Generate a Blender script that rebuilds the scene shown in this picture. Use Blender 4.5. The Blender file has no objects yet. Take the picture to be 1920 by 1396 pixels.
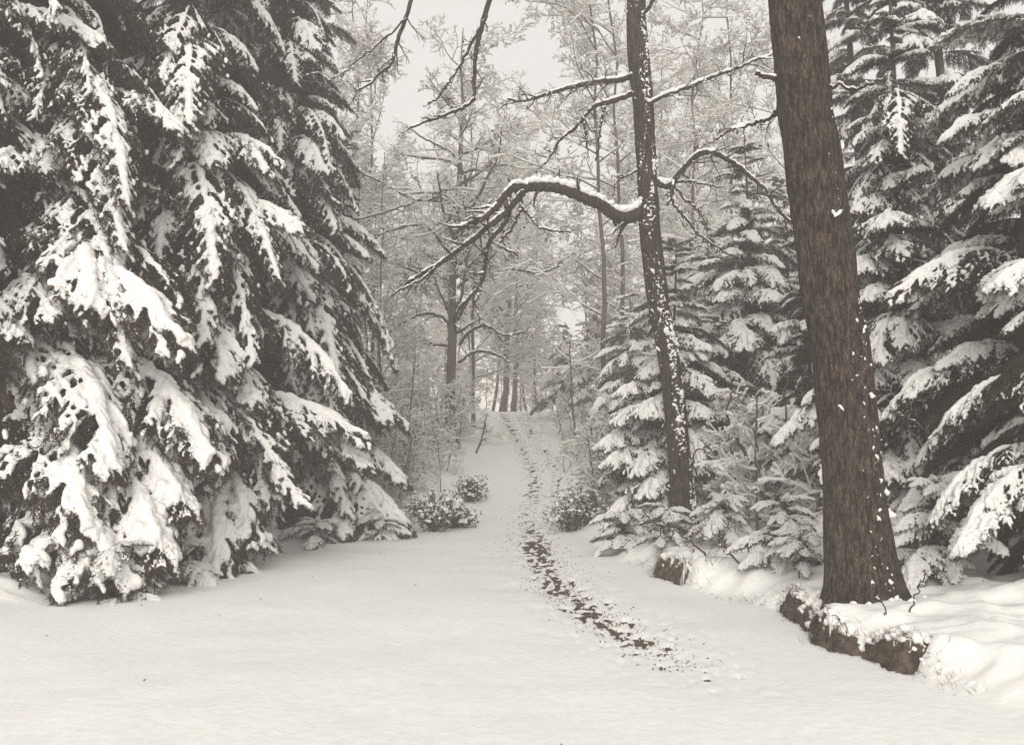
import bpy, math, random
import numpy as np
from mathutils import Vector, Matrix

SC = bpy.context.scene
COL = SC.collection
R_ = math.radians
rng = np.random.default_rng(7)
random.seed(7)

# ------------------------------------------------------------------ camera
W, H, F = 1920.0, 1396.0, 1870.0
HORIZON = 830.0
CAM_Z = 1.6
TILT = math.atan((HORIZON - H / 2) / F)
cam_d = bpy.data.cameras.new('camera')
cam_d.sensor_width = 36.0
cam_d.lens = F / W * 36.0
cam_d.clip_start = 0.05
cam_d.clip_end = 3000
cam = bpy.data.objects.new('camera', cam_d)
cam.location = (0, 0, CAM_Z)
cam.rotation_euler = (R_(90) + TILT, 0, 0)
COL.objects.link(cam)
SC.camera = cam

# ------------------------------------------------------------------ world, sun, exposure
world = bpy.data.worlds.new('World')
SC.world = world
world.use_nodes = True
wn, wl = world.node_tree.nodes, world.node_tree.links
wn.clear()
w_out = wn.new('ShaderNodeOutputWorld')
w_bg = wn.new('ShaderNodeBackground')
sky = wn.new('ShaderNodeTexSky')
sky.sky_type = 'NISHITA'
sky.sun_disc = False
sky.sun_elevation = R_(23)
sky.sun_rotation = R_(174)
sky.dust_density = 4.0
w_hs = wn.new('ShaderNodeHueSaturation')      # overcast: the colour is taken out of the sky
w_hs.inputs['Saturation'].default_value = 0.0
w_mix = wn.new('ShaderNodeMixRGB')            # an even cloud layer in front of the clear sky
w_mix.inputs['Fac'].default_value = 0.88
w_mix.inputs['Color2'].default_value = (7.05, 6.85, 6.6, 1)
wl.new(sky.outputs[0], w_hs.inputs['Color'])
wl.new(w_hs.outputs[0], w_mix.inputs['Color1'])
wl.new(w_mix.outputs[0], w_bg.inputs['Color'])
w_bg.inputs['Strength'].default_value = 0.094
wl.new(w_bg.outputs[0], w_out.inputs['Surface'])

sun_d = bpy.data.lights.new('sun', 'SUN')
sun_d.energy = 2.0
sun_d.angle = R_(40)
sun_d.color = (1.0, 0.965, 0.90)
sun = bpy.data.objects.new('sun', sun_d)
sun.rotation_euler = (R_(67), 0, R_(-6))      # veiled sun, from behind the camera's left shoulder
COL.objects.link(sun)

SC.view_settings.view_transform = 'Standard'
SC.view_settings.look = 'None'
SC.view_settings.gamma = 1
SC.view_settings.use_curve_mapping = False
SC.view_settings.exposure = 0.45
SC.cycles.max_bounces = 12
SC.cycles.diffuse_bounces = 10
SC.cycles.transmission_bounces = 10
SC.cycles.glossy_bounces = 1
SC.cycles.volume_bounces = 4
SC.cycles.use_denoising = True
SC.cycles.caustics_reflective = False
SC.cycles.caustics_refractive = False

# ------------------------------------------------------------------ helpers
def P(px, py, d):
    """world point seen at pixel (px,py) of the 1920x1396 photograph, d metres in front (world Y)"""
    a, b = (px - W / 2) / F, (H / 2 - py) / F
    fy = math.cos(TILT) - b * math.sin(TILT)
    fz = math.sin(TILT) + b * math.cos(TILT)
    return np.array([a / fy * d, d, CAM_Z + fz / fy * d])

def _hash(ix, iy, seed):
    n = (ix.astype(np.int64) * 374761393 + iy.astype(np.int64) * 668265263 + seed * 1442695041) & 0xffffffff
    n = ((n ^ (n >> 13)) * 1274126177) & 0xffffffff
    n = n ^ (n >> 16)
    return (n & 0xffff) / 65535.0

def vnoise(x, y, seed=0):
    x = np.asarray(x, float); y = np.asarray(y, float)
    ix, iy = np.floor(x), np.floor(y)
    fx, fy = x - ix, y - iy
    fx = fx * fx * (3 - 2 * fx); fy = fy * fy * (3 - 2 * fy)
    ix = ix.astype(np.int64); iy = iy.astype(np.int64)
    a = _hash(ix, iy, seed); b = _hash(ix + 1, iy, seed)
    c = _hash(ix, iy + 1, seed); d = _hash(ix + 1, iy + 1, seed)
    return (a * (1 - fx) + b * fx) * (1 - fy) + (c * (1 - fx) + d * fx) * fy

def fbm(x, y, octv=4, seed=0):
    s, a, t = 0, 1.0, 0
    for i in range(octv):
        s = s + a * vnoise(np.asarray(x) * 2 ** i, np.asarray(y) * 2 ** i, seed + i * 17); t += a; a *= .5
    return s / t

def sstep(a, b, x):
    t = np.clip((x - a) / (b - a), 0, 1)
    return t * t * (3 - 2 * t)

class Acc:
    """collects vertices and faces (quads / triangles) for one mesh"""
    def __init__(s): s.v = []; s.q = []; s.t = []; s.n = 0
    def add(s, v, q=None, t=None):
        v = np.asarray(v, float).reshape(-1, 3)
        if q is not None and len(q): s.q.append(np.asarray(q).reshape(-1, 4) + s.n)
        if t is not None and len(t): s.t.append(np.asarray(t).reshape(-1, 3) + s.n)
        s.v.append(v); s.n += len(v)
    def mesh(s, name, mat, smooth=True):
        v = np.concatenate(s.v) if s.v else np.zeros((0, 3))
        q = np.concatenate(s.q) if s.q else np.zeros((0, 4), int)
        t = np.concatenate(s.t) if s.t else np.zeros((0, 3), int)
        me = bpy.data.meshes.new(name)
        me.vertices.add(len(v)); me.vertices.foreach_set('co', v.astype(np.float32).ravel())
        nl = len(q) * 4 + len(t) * 3
        me.loops.add(nl); me.loops.foreach_set('vertex_index', np.concatenate([q.ravel(), t.ravel()]).astype(np.int32))
        me.polygons.add(len(q) + len(t))
        st = np.concatenate([np.arange(len(q)) * 4, len(q) * 4 + np.arange(len(t)) * 3])
        me.polygons.foreach_set('loop_start', st.astype(np.int32))
        me.polygons.foreach_set('use_smooth', np.full(len(q) + len(t), smooth))
        me.update(calc_edges=True)
        me.materials.append(mat)
        return me

def norm(a): return a / np.maximum(np.linalg.norm(a, axis=-1, keepdims=True), 1e-9)

def tubes(acc, Pt, Rd, sides=5, cap=True, sz=1.0):
    """Pt (n,k,3) polylines, Rd (n,k) radii; all become tubes"""
    Pt = np.asarray(Pt, float); Rd = np.asarray(Rd, float)
    if Pt.ndim == 2: Pt = Pt[None]; Rd = Rd[None]
    n, k, _ = Pt.shape
    if n == 0: return
    T = np.empty_like(Pt)
    T[:, 1:-1] = Pt[:, 2:] - Pt[:, :-2]; T[:, 0] = Pt[:, 1] - Pt[:, 0]; T[:, -1] = Pt[:, -1] - Pt[:, -2]
    T = norm(T)
    up = np.zeros_like(T); up[..., 2] = 1
    vert = np.abs(norm(Pt[:, -1] - Pt[:, 0])[:, 2]) > .93
    up[vert] = (1, 0, 0)
    S = norm(np.cross(T, up)); N = np.cross(S, T)
    an = np.arange(sides) / sides * 2 * math.pi
    ring = Pt[:, :, None] + Rd[:, :, None, None] * (S[:, :, None] * np.cos(an)[None, None, :, None] + sz * N[:, :, None] * np.sin(an)[None, None, :, None])
    idx = np.arange(n * k * sides).reshape(n, k, sides)
    a = idx[:, :-1]; b = idx[:, 1:]
    q = np.stack([a, np.roll(a, -1, 2), np.roll(b, -1, 2), b], -1)
    t = None
    if cap:
        c = []
        for j in range(1, sides - 1):
            c.append(np.stack([idx[:, 0, 0], idx[:, 0, j + 1], idx[:, 0, j]], -1))
            c.append(np.stack([idx[:, -1, 0], idx[:, -1, j], idx[:, -1, j + 1]], -1))
        t = np.concatenate(c)
    acc.add(ring, q, t)

def obj(name, me, parent=None, mat=None):
    o = bpy.data.objects.new(name, me); COL.objects.link(o)
    if parent is not None: o.parent = parent
    return o

def thing(name, label, cat, loc, group=None):
    o = bpy.data.objects.new(name, None); COL.objects.link(o)
    o.empty_display_size = .2
    o.location = [float(c) for c in loc]; o['label'] = label; o['category'] = cat
    if group: o['group'] = group
    return o

def remesh(acc, voxel, mat, name='snow', smooth_it=1, noise_amp=0.0):
    me = acc.mesh('tmp', mat)
    o = bpy.data.objects.new('tmp', me); COL.objects.link(o)
    m = o.modifiers.new('r', 'REMESH'); m.mode = 'VOXEL'; m.voxel_size = voxel; m.use_smooth_shade = True
    if smooth_it:
        s = o.modifiers.new('s', 'SMOOTH'); s.factor = .5; s.iterations = smooth_it
    dg = bpy.context.evaluated_depsgraph_get()
    out = bpy.data.meshes.new_from_object(o.evaluated_get(dg))
    bpy.data.objects.remove(o); bpy.data.meshes.remove(me)
    out.name = name
    n = len(out.vertices); co = np.empty(n * 3, np.float32); out.vertices.foreach_get('co', co); co = co.reshape(-1, 3)
    if noise_amp and n:
        d = (vnoise(co[:, 0] * 22 + co[:, 2] * 9, co[:, 1] * 22 - co[:, 2] * 17, 3) - .5) * noise_amp
        d += (vnoise(co[:, 0] * 53 + co[:, 2] * 31, co[:, 1] * 53 - co[:, 2] * 37, 9) - .5) * noise_amp * .7
        nn = np.empty(n * 3, np.float32); out.vertices.foreach_get('normal', nn); nn = nn.reshape(-1, 3)
        co += nn * d[:, None]
        out.vertices.foreach_set('co', co.ravel())
    out.polygons.foreach_set('use_smooth', np.ones(len(out.polygons), bool))
    out.materials.clear(); out.materials.append(mat)
    out.update()
    return out

# ------------------------------------------------------------------ materials
def base_mat(name):
    m = bpy.data.materials.new(name); m.use_nodes = True
    nt = m.node_tree; b = nt.nodes['Principled BSDF']
    b.inputs['Specular IOR Level'].default_value = .2
    return m, nt, b

def noise_color(nt, b, c1, c2, scale, detail=4, stretch=(1, 1, 1), lo=.35, hi=.65, bump=0, bdist=.01, rough=.85):
    tc = nt.nodes.new('ShaderNodeTexCoord'); mp = nt.nodes.new('ShaderNodeMapping')
    mp.inputs['Scale'].default_value = stretch
    nz = nt.nodes.new('ShaderNodeTexNoise'); nz.inputs['Scale'].default_value = scale; nz.inputs['Detail'].default_value = detail
    cr = nt.nodes.new('ShaderNodeValToRGB')
    cr.color_ramp.elements[0].position = lo; cr.color_ramp.elements[0].color = (*c1, 1)
    cr.color_ramp.elements[1].position = hi; cr.color_ramp.elements[1].color = (*c2, 1)
    L = nt.links
    L.new(tc.outputs['Object'], mp.inputs[0]); L.new(mp.outputs[0], nz.inputs['Vector'])
    L.new(nz.outputs['Fac'], cr.inputs[0]); L.new(cr.outputs[0], b.inputs['Base Color'])
    b.inputs['Roughness'].default_value = rough
    if bump:
        bp = nt.nodes.new('ShaderNodeBump'); bp.inputs['Strength'].default_value = bump; bp.inputs['Distance'].default_value = bdist
        L.new(nz.outputs['Fac'], bp.inputs['Height']); L.new(bp.outputs[0], b.inputs['Normal'])
    return nz, cr, mp

M_SNOW, nt, b = base_mat('snow')
noise_color(nt, b, (.89, .872, .845), (.93, .915, .888), 26, 8, bump=.8, bdist=.03, rough=.7)
tr_ = nt.nodes.new('ShaderNodeBsdfTranslucent'); tr_.inputs['Color'].default_value = (.93, .92, .90, 1)   # snow lets light through
mx_ = nt.nodes.new('ShaderNodeMixShader'); mx_.inputs[0].default_value = .10
nt.links.new(b.outputs[0], mx_.inputs[1]); nt.links.new(tr_.outputs[0], mx_.inputs[2]); nt.links.new(mx_.outputs[0], nt.nodes['Material Output'].inputs['Surface'])
M_TSNOW = M_SNOW.copy(); M_TSNOW.name = 'twig_snow'      # thin snow on twigs, more translucent
[n for n in M_TSNOW.node_tree.nodes if n.type == 'MIX_SHADER'][0].inputs[0].default_value = .35
M_GSNOW, nt, b = base_mat('ground_snow')
noise_color(nt, b, (.80, .787, .76), (.85, .837, .81), 14, 8, bump=.5, bdist=.014, rough=.7)
M_NEEDLE, nt, b = base_mat('spruce_needles')
noise_color(nt, b, (.030, .0195, .013), (.068, .046, .031), 3, 2, rough=.7)
M_TWIG, nt, b = base_mat('twig_bark')
noise_color(nt, b, (.045, .032, .024), (.085, .062, .046), 5, 2, rough=.9)
M_PALE_TWIG, nt, b = base_mat('pale_twig')  # lightened twig colour: brightness of the hazy background put into the bark
noise_color(nt, b, (.09, .075, .063), (.55, .52, .48), 8, 3, rough=.9)
M_FARBARK, nt, b = base_mat('smooth_bark')
noise_color(nt, b, (.055, .041, .031), (.11, .085, .066), 6, 5, (1, 1, .3), bump=.4, bdist=.02)
M_LEAF, nt, b = base_mat('dry_leaf')
noise_color(nt, b, (.06, .045, .035), (.14, .105, .08), 4, 2)
M_SOIL, nt, b = base_mat('dark_soil')
noise_color(nt, b, (.045, .034, .026), (.16, .122, .094), 14, 10, bump=1.0, bdist=.03)

def bark_mat(name, c1, c2, scale):
    m, nt, b = base_mat(name)
    nz, cr, mp = noise_color(nt, b, c1, c2, scale, 8, (1, 1, .22), lo=.38, hi=.68, rough=.9)
    L = nt.links
    vo = nt.nodes.new('ShaderNodeTexVoronoi'); vo.feature = 'DISTANCE_TO_EDGE'; vo.inputs['Scale'].default_value = scale * 1.9
    L.new(mp.outputs[0], vo.inputs['Vector'])
    cr2 = nt.nodes.new('ShaderNodeValToRGB'); cr2.color_ramp.elements[0].color = (.25, .25, .25, 1); cr2.color_ramp.elements[1].position = .16
    L.new(vo.outputs['Distance'], cr2.inputs[0])
    mx = nt.nodes.new('ShaderNodeMixRGB'); mx.blend_type = 'MULTIPLY'; mx.inputs[0].default_value = .8
    L.new(cr.outputs[0], mx.inputs[1]); L.new(cr2.outputs[0], mx.inputs[2]); L.new(mx.outputs[0], b.inputs['Base Color'])
    ad = nt.nodes.new('ShaderNodeMath'); ad.operation = 'ADD'
    L.new(cr2.outputs[0], ad.inputs[0]); L.new(nz.outputs['Fac'], ad.inputs[1])
    bp = nt.nodes.new('ShaderNodeBump'); bp.inputs['Strength'].default_value = .8; bp.inputs['Distance'].default_value = .02
    L.new(ad.outputs[0], bp.inputs['Height']); L.new(bp.outputs[0], b.inputs['Normal'])
    return m
M_BARK = bark_mat('rough_bark', (.030, .021, .015), (.135, .102, .078), 36)
M_BARK2 = bark_mat('oak_bark', (.036, .026, .019), (.11, .082, .062), 26)

# ------------------------------------------------------------------ terrain
def bank_side(x, y):
    """signed distance (metres) to the foot of the right-hand bank; + is on the bank. Also the softness there"""
    ly = np.array([0, 5.0, 6.9, 7.6, 8.6, 9.7, 10.3, 10.9, 12.2, 13.6, 17.6, 26, 45])
    lx = np.array([3.4, 2.9, 2.60, 2.52, 2.48, 2.44, 2.15, 1.86, 1.66, 1.36, 1.0, 1.25, 1.6])
    ex = np.interp(y, ly, lx) + (fbm(np.asarray(y) * 2.2, np.zeros_like(y), 4, 31) - .5) * .30 + (fbm(np.asarray(y) * 11, np.asarray(x) * 4, 2, 33) - .5) * .10
    soft = np.interp(y, [0, 6.4, 6.9, 9.6, 10.1, 10.7, 11.0, 12.2, 12.7, 45], [.9, .6, .11, .11, .5, .3, .12, .12, .5, .9])
    return x - ex, soft

def ground_base(x, y):
    x = np.asarray(x, float); y = np.asarray(y, float)
    hill = np.interp(y, [0, 18, 20, 24, 30, 36, 41, 46, 70, 120, 900], [0, 0, .08, .45, 1.3, 2.2, 2.85, 3.0, 2.6, 2.0, 0])
    sd, soft = bank_side(x, y)
    bh = np.interp(y, [0, 5, 7, 12, 18, 30, 60], [.2, .24, .25, .27, .22, .2, .1])
    z = hill + bh * (.30 + 1.35 * fbm(y * 2.1, x * 1.2, 3, 61)) * sstep(0, 1, sd / soft) + sstep(.5, 6, sd) * .25 * sstep(4, 9, y)
    # left verge rises a little under the spruces
    le = np.interp(y, [0, 10, 15, 17, 20, 45], [-4.6, -4.3, -3.2, -1.9, -1.15, -1.05])
    z = z + .16 * sstep(0, .8, le - x) * sstep(6, 10, y)
    z = z + (fbm(x * .5 + 9, y * .5, 3, 5) - .5) * .10 * (1 + sstep(20, 40, y)) * sstep(.2, 2.0, np.abs(x - .1) + 1.6 * (y < 18))
    return z

def hit_ground(px, py):
    for _d in np.geomspace(4, 120, 1400):
        p = P(px, py, _d)
        if p[2] <= ground_base(p[0], p[1]): return p
    return P(px, py, 44)

rut_px = [(938, 772), (955, 800), (972, 832), (995, 870), (1003, 905), (990, 950), (992, 990), (1004, 1030), (1022, 1070), (1050, 1110), (1100, 1150), (1165, 1190), (1215, 1215), (1270, 1245), (1340, 1290)]
rut = np.array([hit_ground(*p)[:2] for p in rut_px])
def rut_dist(x, y):
    o = np.argsort(rut[:, 1])
    cx = np.interp(y, rut[o, 1], rut[o, 0])
    return x - cx

def snow_thick(x, y):
    rd = rut_dist(x, y)
    n1 = fbm(x * 9, y * 7, 4, 50)
    n2 = fbm(x * 1.3, y * 1.0, 2, 71)
    wr = np.interp(y, [5, 9, 14, 20, 44], [.30, .27, .24, .24, .3])
    inr = np.exp(-(rd / wr) ** 2) * sstep(5.6, 8, y)
    nf = fbm(x * 34, y * 22, 3, 150)
    dv = np.interp(y, [6, 8, 13, 16, 18.5, 20, 44], [.42, .6, .75, .75, .45, .16, .10])
    th = .05 * (1 - inr) + inr * (.013 - dv * (.034 * (n1 - .41) * 2 + .10 * (nf - .47)) - .012 * (n2 - .5))
    patch = np.exp(-((x - PATCH[0] ) / .34) ** 2 - ((y - PATCH[1]) / 1.8) ** 2)
    th = th - patch * (.030 + .06 * (n1 - .5) + .16 * (nf - .5))
    p2 = np.exp(-((x - PATCH2[0]) / .3) ** 2 - ((y - PATCH2[1]) / .9) ** 2)
    th = th - p2 * (.012 + .06 * (n1 - .5) + .15 * (nf - .5))
    rd2 = rd - .62
    th = th - np.exp(-(rd2 / .2) ** 2) * sstep(17, 20, y) * .03
    # footprints and litter along the rut
    th = th - sstep(.62, .74, fbm(x * 17, y * 7, 2, 92)) * np.interp(y, [6, 14, 20, 44], [.05, .055, .045, .04]) * (np.exp(-(rd / (wr * 1.7)) ** 2) + np.exp(-(rd2 / .25) ** 2) * sstep(17, 20, y)) * sstep(5.6, 8, y)
    sd, soft = bank_side(x, y)
    cut = (soft < .14) * sstep(-.03, .0, sd) * (1 - sstep(soft * .85, soft * 1.4 + .08 * (n1 - .3), sd + .10 * (nf - .5))) * sstep(-.05, .0, sd + .12 * (nf - .5))
    gap = sstep(.36, .50, fbm(y * 1.9, y * 0 + 3, 3, 207))
    cut = cut * np.interp(y, [6.3, 6.9, 9.2, 9.9, 10.7, 11.5, 12.0, 12.7], [.5, 1, 1, .35, .35, .82, .75, .3])
    th = th - cut * (.085 + .05 * gap + .10 * (n1 - .5))
    th = th + (fbm(x * 2.2, y * 2.2, 3, 11) - .5) * .02 + sstep(.2, .6, sd) * (fbm(x * 6, y * 6, 3, 13) - .4) * .07 * (y < 30)
    # little mounds of snow on what grows at the foot of the left trees
    le = np.interp(y, [0, 10, 15, 17, 20, 45], [-4.6, -4.3, -3.2, -1.9, -1.15, -1.05])
    th = th + sstep(0, .7, le - x) * np.maximum(fbm(x * 3, y * 3, 3, 19) - .38, 0) * .35 * sstep(7, 9, y)
    return th
p_ = hit_ground(1005, 1022); PATCH = (p_[0], p_[1])
p_ = hit_ground(1040, 1095); PATCH2 = (p_[0], p_[1])

def snow_z(x, y): return ground_base(x, y) + np.maximum(snow_thick(x, y), -.02)

NC, NR = 424, 530
dd = np.concatenate([np.geomspace(1.2, 60, NR), np.geomspace(62, 900, 40)])
uu = np.linspace(-1, 1, NC); uu = uu * (.36 + .64 * uu ** 2)
# centre the finer columns on the path and the bank
D, U = np.meshgrid(dd, uu, indexing='ij')
GX = U * (0.95 * D + 5) + .17 * D * (1 - U ** 2); GY = D
BZ = ground_base(GX, GY); TH = snow_thick(GX, GY)
gi = np.arange(GX.size).reshape(GX.shape)
q = np.stack([gi[:-1, :-1], gi[:-1, 1:], gi[1:, 1:], gi[1:, :-1]], -1).reshape(-1, 4)
a = Acc(); a.add(np.stack([GX, GY, BZ + TH], -1), q)
g = obj('snow_cover', a.mesh('snow_cover', M_GSNOW)); g['kind'] = 'structure'; g['label'] = 'smooth white snow lying over clearing, path and banks'
a = Acc()
n0, n1 = np.searchsorted(dd, 4.5), np.searchsorted(dd, 44)
sub = (slice(n0, n1), slice(0, NC))
mask = (GX[sub] > -1.6) & (GX[sub] < 4.5)
keep = mask[:-1, :-1]
gi2 = np.arange(mask.size).reshape(mask.shape)
q2 = np.stack([gi2[:-1, :-1], gi2[:-1, 1:], gi2[1:, 1:], gi2[1:, :-1]], -1)[keep]
nz = (fbm(GX[sub] * 14, GY[sub] * 14 + BZ[sub] * 20, 3, 77) - .5) * .05
vv = np.stack([GX[sub] + nz * 1.2, GY[sub] + nz, BZ[sub] + nz], -1).reshape(-1, 3)
used, inv = np.unique(q2.ravel(), return_inverse=True)
a.add(vv[used], inv.reshape(-1, 4))
g = obj('soil', a.mesh('soil', M_SOIL)); g['kind'] = 'structure'; g['label'] = 'dark bare soil showing in the rut and along the cut bank'

# ------------------------------------------------------------------ spruce boughs (shared meshes)
def bough(seed, rise, droop, snow=1.0, width=1.0, needles=1.0):
    r = np.random.default_rng(seed); L = 2.4
    K = 14; t = np.linspace(0, 1, K)
    ax = np.stack([L * t * (1 - .10 * t), .10 * L * np.sin(t * 2.6 + r.uniform(0, 6)) * t * .5, L * (rise * t - droop * t ** 2.2)], -1)
    axR = np.interp(t, [0, 1], [.022, .005])
    nl = 46
    tl = np.sort(np.clip(np.linspace(.10, .985, nl) + r.normal(0, .008, nl), .05, .99))
    side = np.where(np.arange(nl) % 2 == 0, 1, -1)
    p0 = np.stack([np.interp(tl, t, ax[:, i]) for i in range(3)], -1)
    tg = norm(np.stack([np.gradient(ax[:, i], t) for i in range(3)], -1))
    tgl = norm(np.stack([np.interp(tl, t, tg[:, i]) for i in range(3)], -1))
    ang = np.interp(tl, [0, 1], [R_(68), R_(34)]) + r.normal(0, .12, nl)
    lat = np.zeros((nl, 3)); lat[:, 1] = side
    dirl = norm(tgl * np.cos(ang)[:, None] + lat * np.sin(ang)[:, None] + r.normal(0, .05, (nl, 3)))
    ll = L * .25 * width * (np.interp(tl, [0, .15, .45, .8, 1], [.35, .75, 1.0, .62, .2])) * r.uniform(.7, 1.15, nl)
    K2 = 7; s = np.linspace(0, 1, K2)[None, :, None]
    dz = np.zeros((nl, 1, 3)); dz[..., 2] = -1
    hang = r.uniform(.30, .62, nl)[:, None, None] * np.interp(tl, [0, 1], [1.25, .75])[:, None, None]
    LP = p0[:, None] + dirl[:, None] * s * ll[:, None, None] + dz * hang * s ** 1.8 * ll[:, None, None]
    LR = np.broadcast_to(np.linspace(.008, .003, K2), (nl, K2))
    ns = 9
    ts = np.linspace(.14, .97, ns)
    ts = np.clip(ts[None] + r.normal(0, .02, (nl, ns)), .05, .99)
    si = ts * (K2 - 1); i0 = np.minimum(si.astype(int), K2 - 2); f = (si - i0)[..., None]
    rows = np.arange(nl)[:, None]
    sp = LP[rows, i0] * (1 - f) + LP[rows, i0 + 1] * f
    stg = norm(LP[rows, i0 + 1] - LP[rows, i0])
    sd = np.where(np.arange(ns) % 2 == 0, 1, -1)[None, :, None]
    perp = norm(np.cross(stg, np.array([0, 0, 1.0])))
    sdir = norm(stg * .72 + perp * sd * .75 + r.normal(0, .10, (nl, ns, 3)) + np.array([0, 0, -.22]))
    sl = (ll[:, None] * .36 * (1.05 - ts) + .045) * r.uniform(.7, 1.3, (nl, ns))
    K3 = 4; s3 = np.linspace(0, 1, K3)[None, None, :, None]
    SP = sp[:, :, None] + sdir[:, :, None] * s3 * sl[..., None, None] + np.array([0, 0, -1.0]) * (s3 ** 1.7) * sl[..., None, None] * r.uniform(.25, .8, (nl, ns, 1, 1))
    SP = SP.reshape(-1, K3, 3)
    # hanging fringe under the laterals
    nh = 8
    th_ = r.uniform(.15, .98, (nl, nh)); si = th_ * (K2 - 1); i0 = np.minimum(si.astype(int), K2 - 2); f = (si - i0)[..., None]
    hp = LP[rows, i0] * (1 - f) + LP[rows, i0 + 1] * f
    hd = norm(r.normal(0, .28, (nl, nh, 3)) + np.array([.15, 0, -1.0]))
    hl = r.uniform(.08, .27, (nl, nh)) * np.interp(tl, [0, .7, 1], [1.1, 1, .5])[:, None]
    HP = (hp[:, :, None] + hd[:, :, None] * s3 * hl[..., None, None]).reshape(-1, K3, 3)
    A = Acc()
    tubes(A, ax, axR, 5, False)
    tubes(A, LP, LR, 3, False)
    def needle(PL, per_m, ln, wd):
        n, k, _ = PL.shape
        lens = np.linalg.norm(PL[:, -1] - PL[:, 0], axis=1)
        cnt = np.maximum((lens * per_m).astype(int), 4)
        own = np.repeat(np.arange(n), cnt); m = len(own)
        u = r.uniform(0, 1, m) * (k - 1); i = np.minimum(u.astype(int), k - 2); f = (u - i)[:, None]
        p = PL[own, i] * (1 - f) + PL[own, i + 1] * f
        tg_ = norm(PL[own, i + 1] - PL[own, i])
        d = norm(tg_ * .75 + norm(r.normal(0, 1, (m, 3))) * .8)
        w = norm(np.cross(d, r.normal(0, 1, (m, 3)))) * wd
        l = (ln * r.uniform(.7, 1.25, m))[:, None]
        A.add(np.stack([p - w, p + w, p + d * l], 1).reshape(-1, 3), None, np.arange(m * 3).reshape(-1, 3))
    needle(LP, 260 * needles, .032, .0032)
    needle(SP, 260 * needles, .040, .0034)
    needle(HP, 260 * needles, .036, .0034)
    needle(ax[None, 4:], 240 * needles, .036, .0034)
    nm = A.mesh('bough', M_NEEDLE, False)
    sm = None
    if snow > 0:
        B = Acc()
        up = np.array([0, 0, 1.0])
        # snow is heaviest on the outer part; it thins out where the twigs hang steeply
        def lumpy(PL, r0, keepp, e=.3):
            n, k, _ = PL.shape
            kp = r.random(n) < keepp
            PL = PL[kp]; n = len(PL)
            if n == 0: return
            out = np.interp(PL[:, :, 0], [0, .2 * L, .55 * L, L], [.25, .5, .95, 1.05])
            nzv = fbm(PL[:, :, 0] * 7 + seed, PL[:, :, 1] * 7, 2, 4)
            hf = vnoise(PL[:, :, 0] * 31 + seed, PL[:, :, 1] * 31 + PL[:, :, 2] * 19, 8)
            R = r0 * out * (.16 + 1.15 * np.clip(nzv - .16, 0, 1) + .62 * (hf - .35)) * snow * r.uniform(.55, 1.25, (n, 1))
            PL = PL * .86 + PL[:, :1] * .14
            prof = np.sin(np.linspace(.12, math.pi - .22, k)) ** .5
            R = np.maximum(R * prof, .002)
            tubes(B, PL + up * R[..., None] * .75, R, 6, True, .8)
        lumpy(LP, .040, min(1, .72 * snow + .1))
        lumpy(SP, .035, min(1, .66 * snow))
        lumpy(HP, .017, .30 * snow)
        axp = ax[3:]; ra = np.interp(t[3:], [0, .4, .8, 1], [.012, .03, .055, .03]) * snow * (.5 + vnoise(t[3:] * 15, t[3:] * 0, seed))
        tubes(B, axp + up * ra[:, None] * .7, ra, 7, True, .8)
        sm = remesh(B, .0145, M_SNOW, 'bough_snow', 1, .024)
    return nm, sm

BOUGH = {
    'arch': [bough(11, .16, .50), bough(12, .22, .62), bough(13, .12, .42, 1.1)],
    'hang': [bough(21, .16, .92, .95, .95), bough(22, .26, 1.05, .9, .9)],
    'flat': [bough(31, .10, .28, 1.4, 1.15), bough(32, .16, .34, 1.25, 1.05)],
    'heavy': [bough(61, .12, .42, 1.75, 1.1), bough(62, .16, .50, 1.6, 1.0)],
    'light': [bough(41, .12, .62, .50, 1.05)],
    'bare': [bough(51, .10, .55, 0, 1.15, 1.2), bough(52, .10, .72, 0, 1.1, 1.2)],
}
RISE = {'heavy': [-.30, -.34], 'arch': [-.34, -.40, -.30], 'hang': [-.76, -.79], 'flat': [-.18, -.18], 'light': [-.50], 'bare': [-.45, -.62]}

def put_bough(tree, base, kind, i, yaw, length, pitch=0.0, roll=0.0):
    nm, sm = BOUGH[kind][i % len(BOUGH[kind])]
    o = bpy.data.objects.new('bough', nm); COL.objects.link(o); o.parent = tree
    o.location = base
    s = length / 2.4
    o.scale = (s, s * random.uniform(.9, 1.1) * (-1 if random.random() < .5 else 1), s)
    o.rotation_euler = Matrix.Rotation(yaw, 3, 'Z').to_4x4().to_3x3().__matmul__(Matrix.Rotation(-pitch, 3, 'Y')).__matmul__(Matrix.Rotation(roll, 3, 'X')).to_euler()
    if sm is not None:
        c = bpy.data.objects.new('snow', sm); COL.objects.link(c); c.parent = o
    return o

def bough_to(tree, loc, tip, kind=None):
    """a bough of this tree whose snowy tip ends at the world point tip"""
    kind = kind or random.choice(['arch', 'arch', 'hang'])
    i = random.randrange(len(BOUGH[kind])); dr = RISE[kind][i]
    v = np.asarray(tip) - np.asarray(loc)
    h = math.hypot(v[0], v[1]); L = h / .90
    if L < .7: L = .7
    base_z = v[2] - dr * L
    put_bough(tree, (0, 0, base_z), kind, i, math.atan2(v[1], v[0]), L, 0, random.uniform(-.15, .15))

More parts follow.
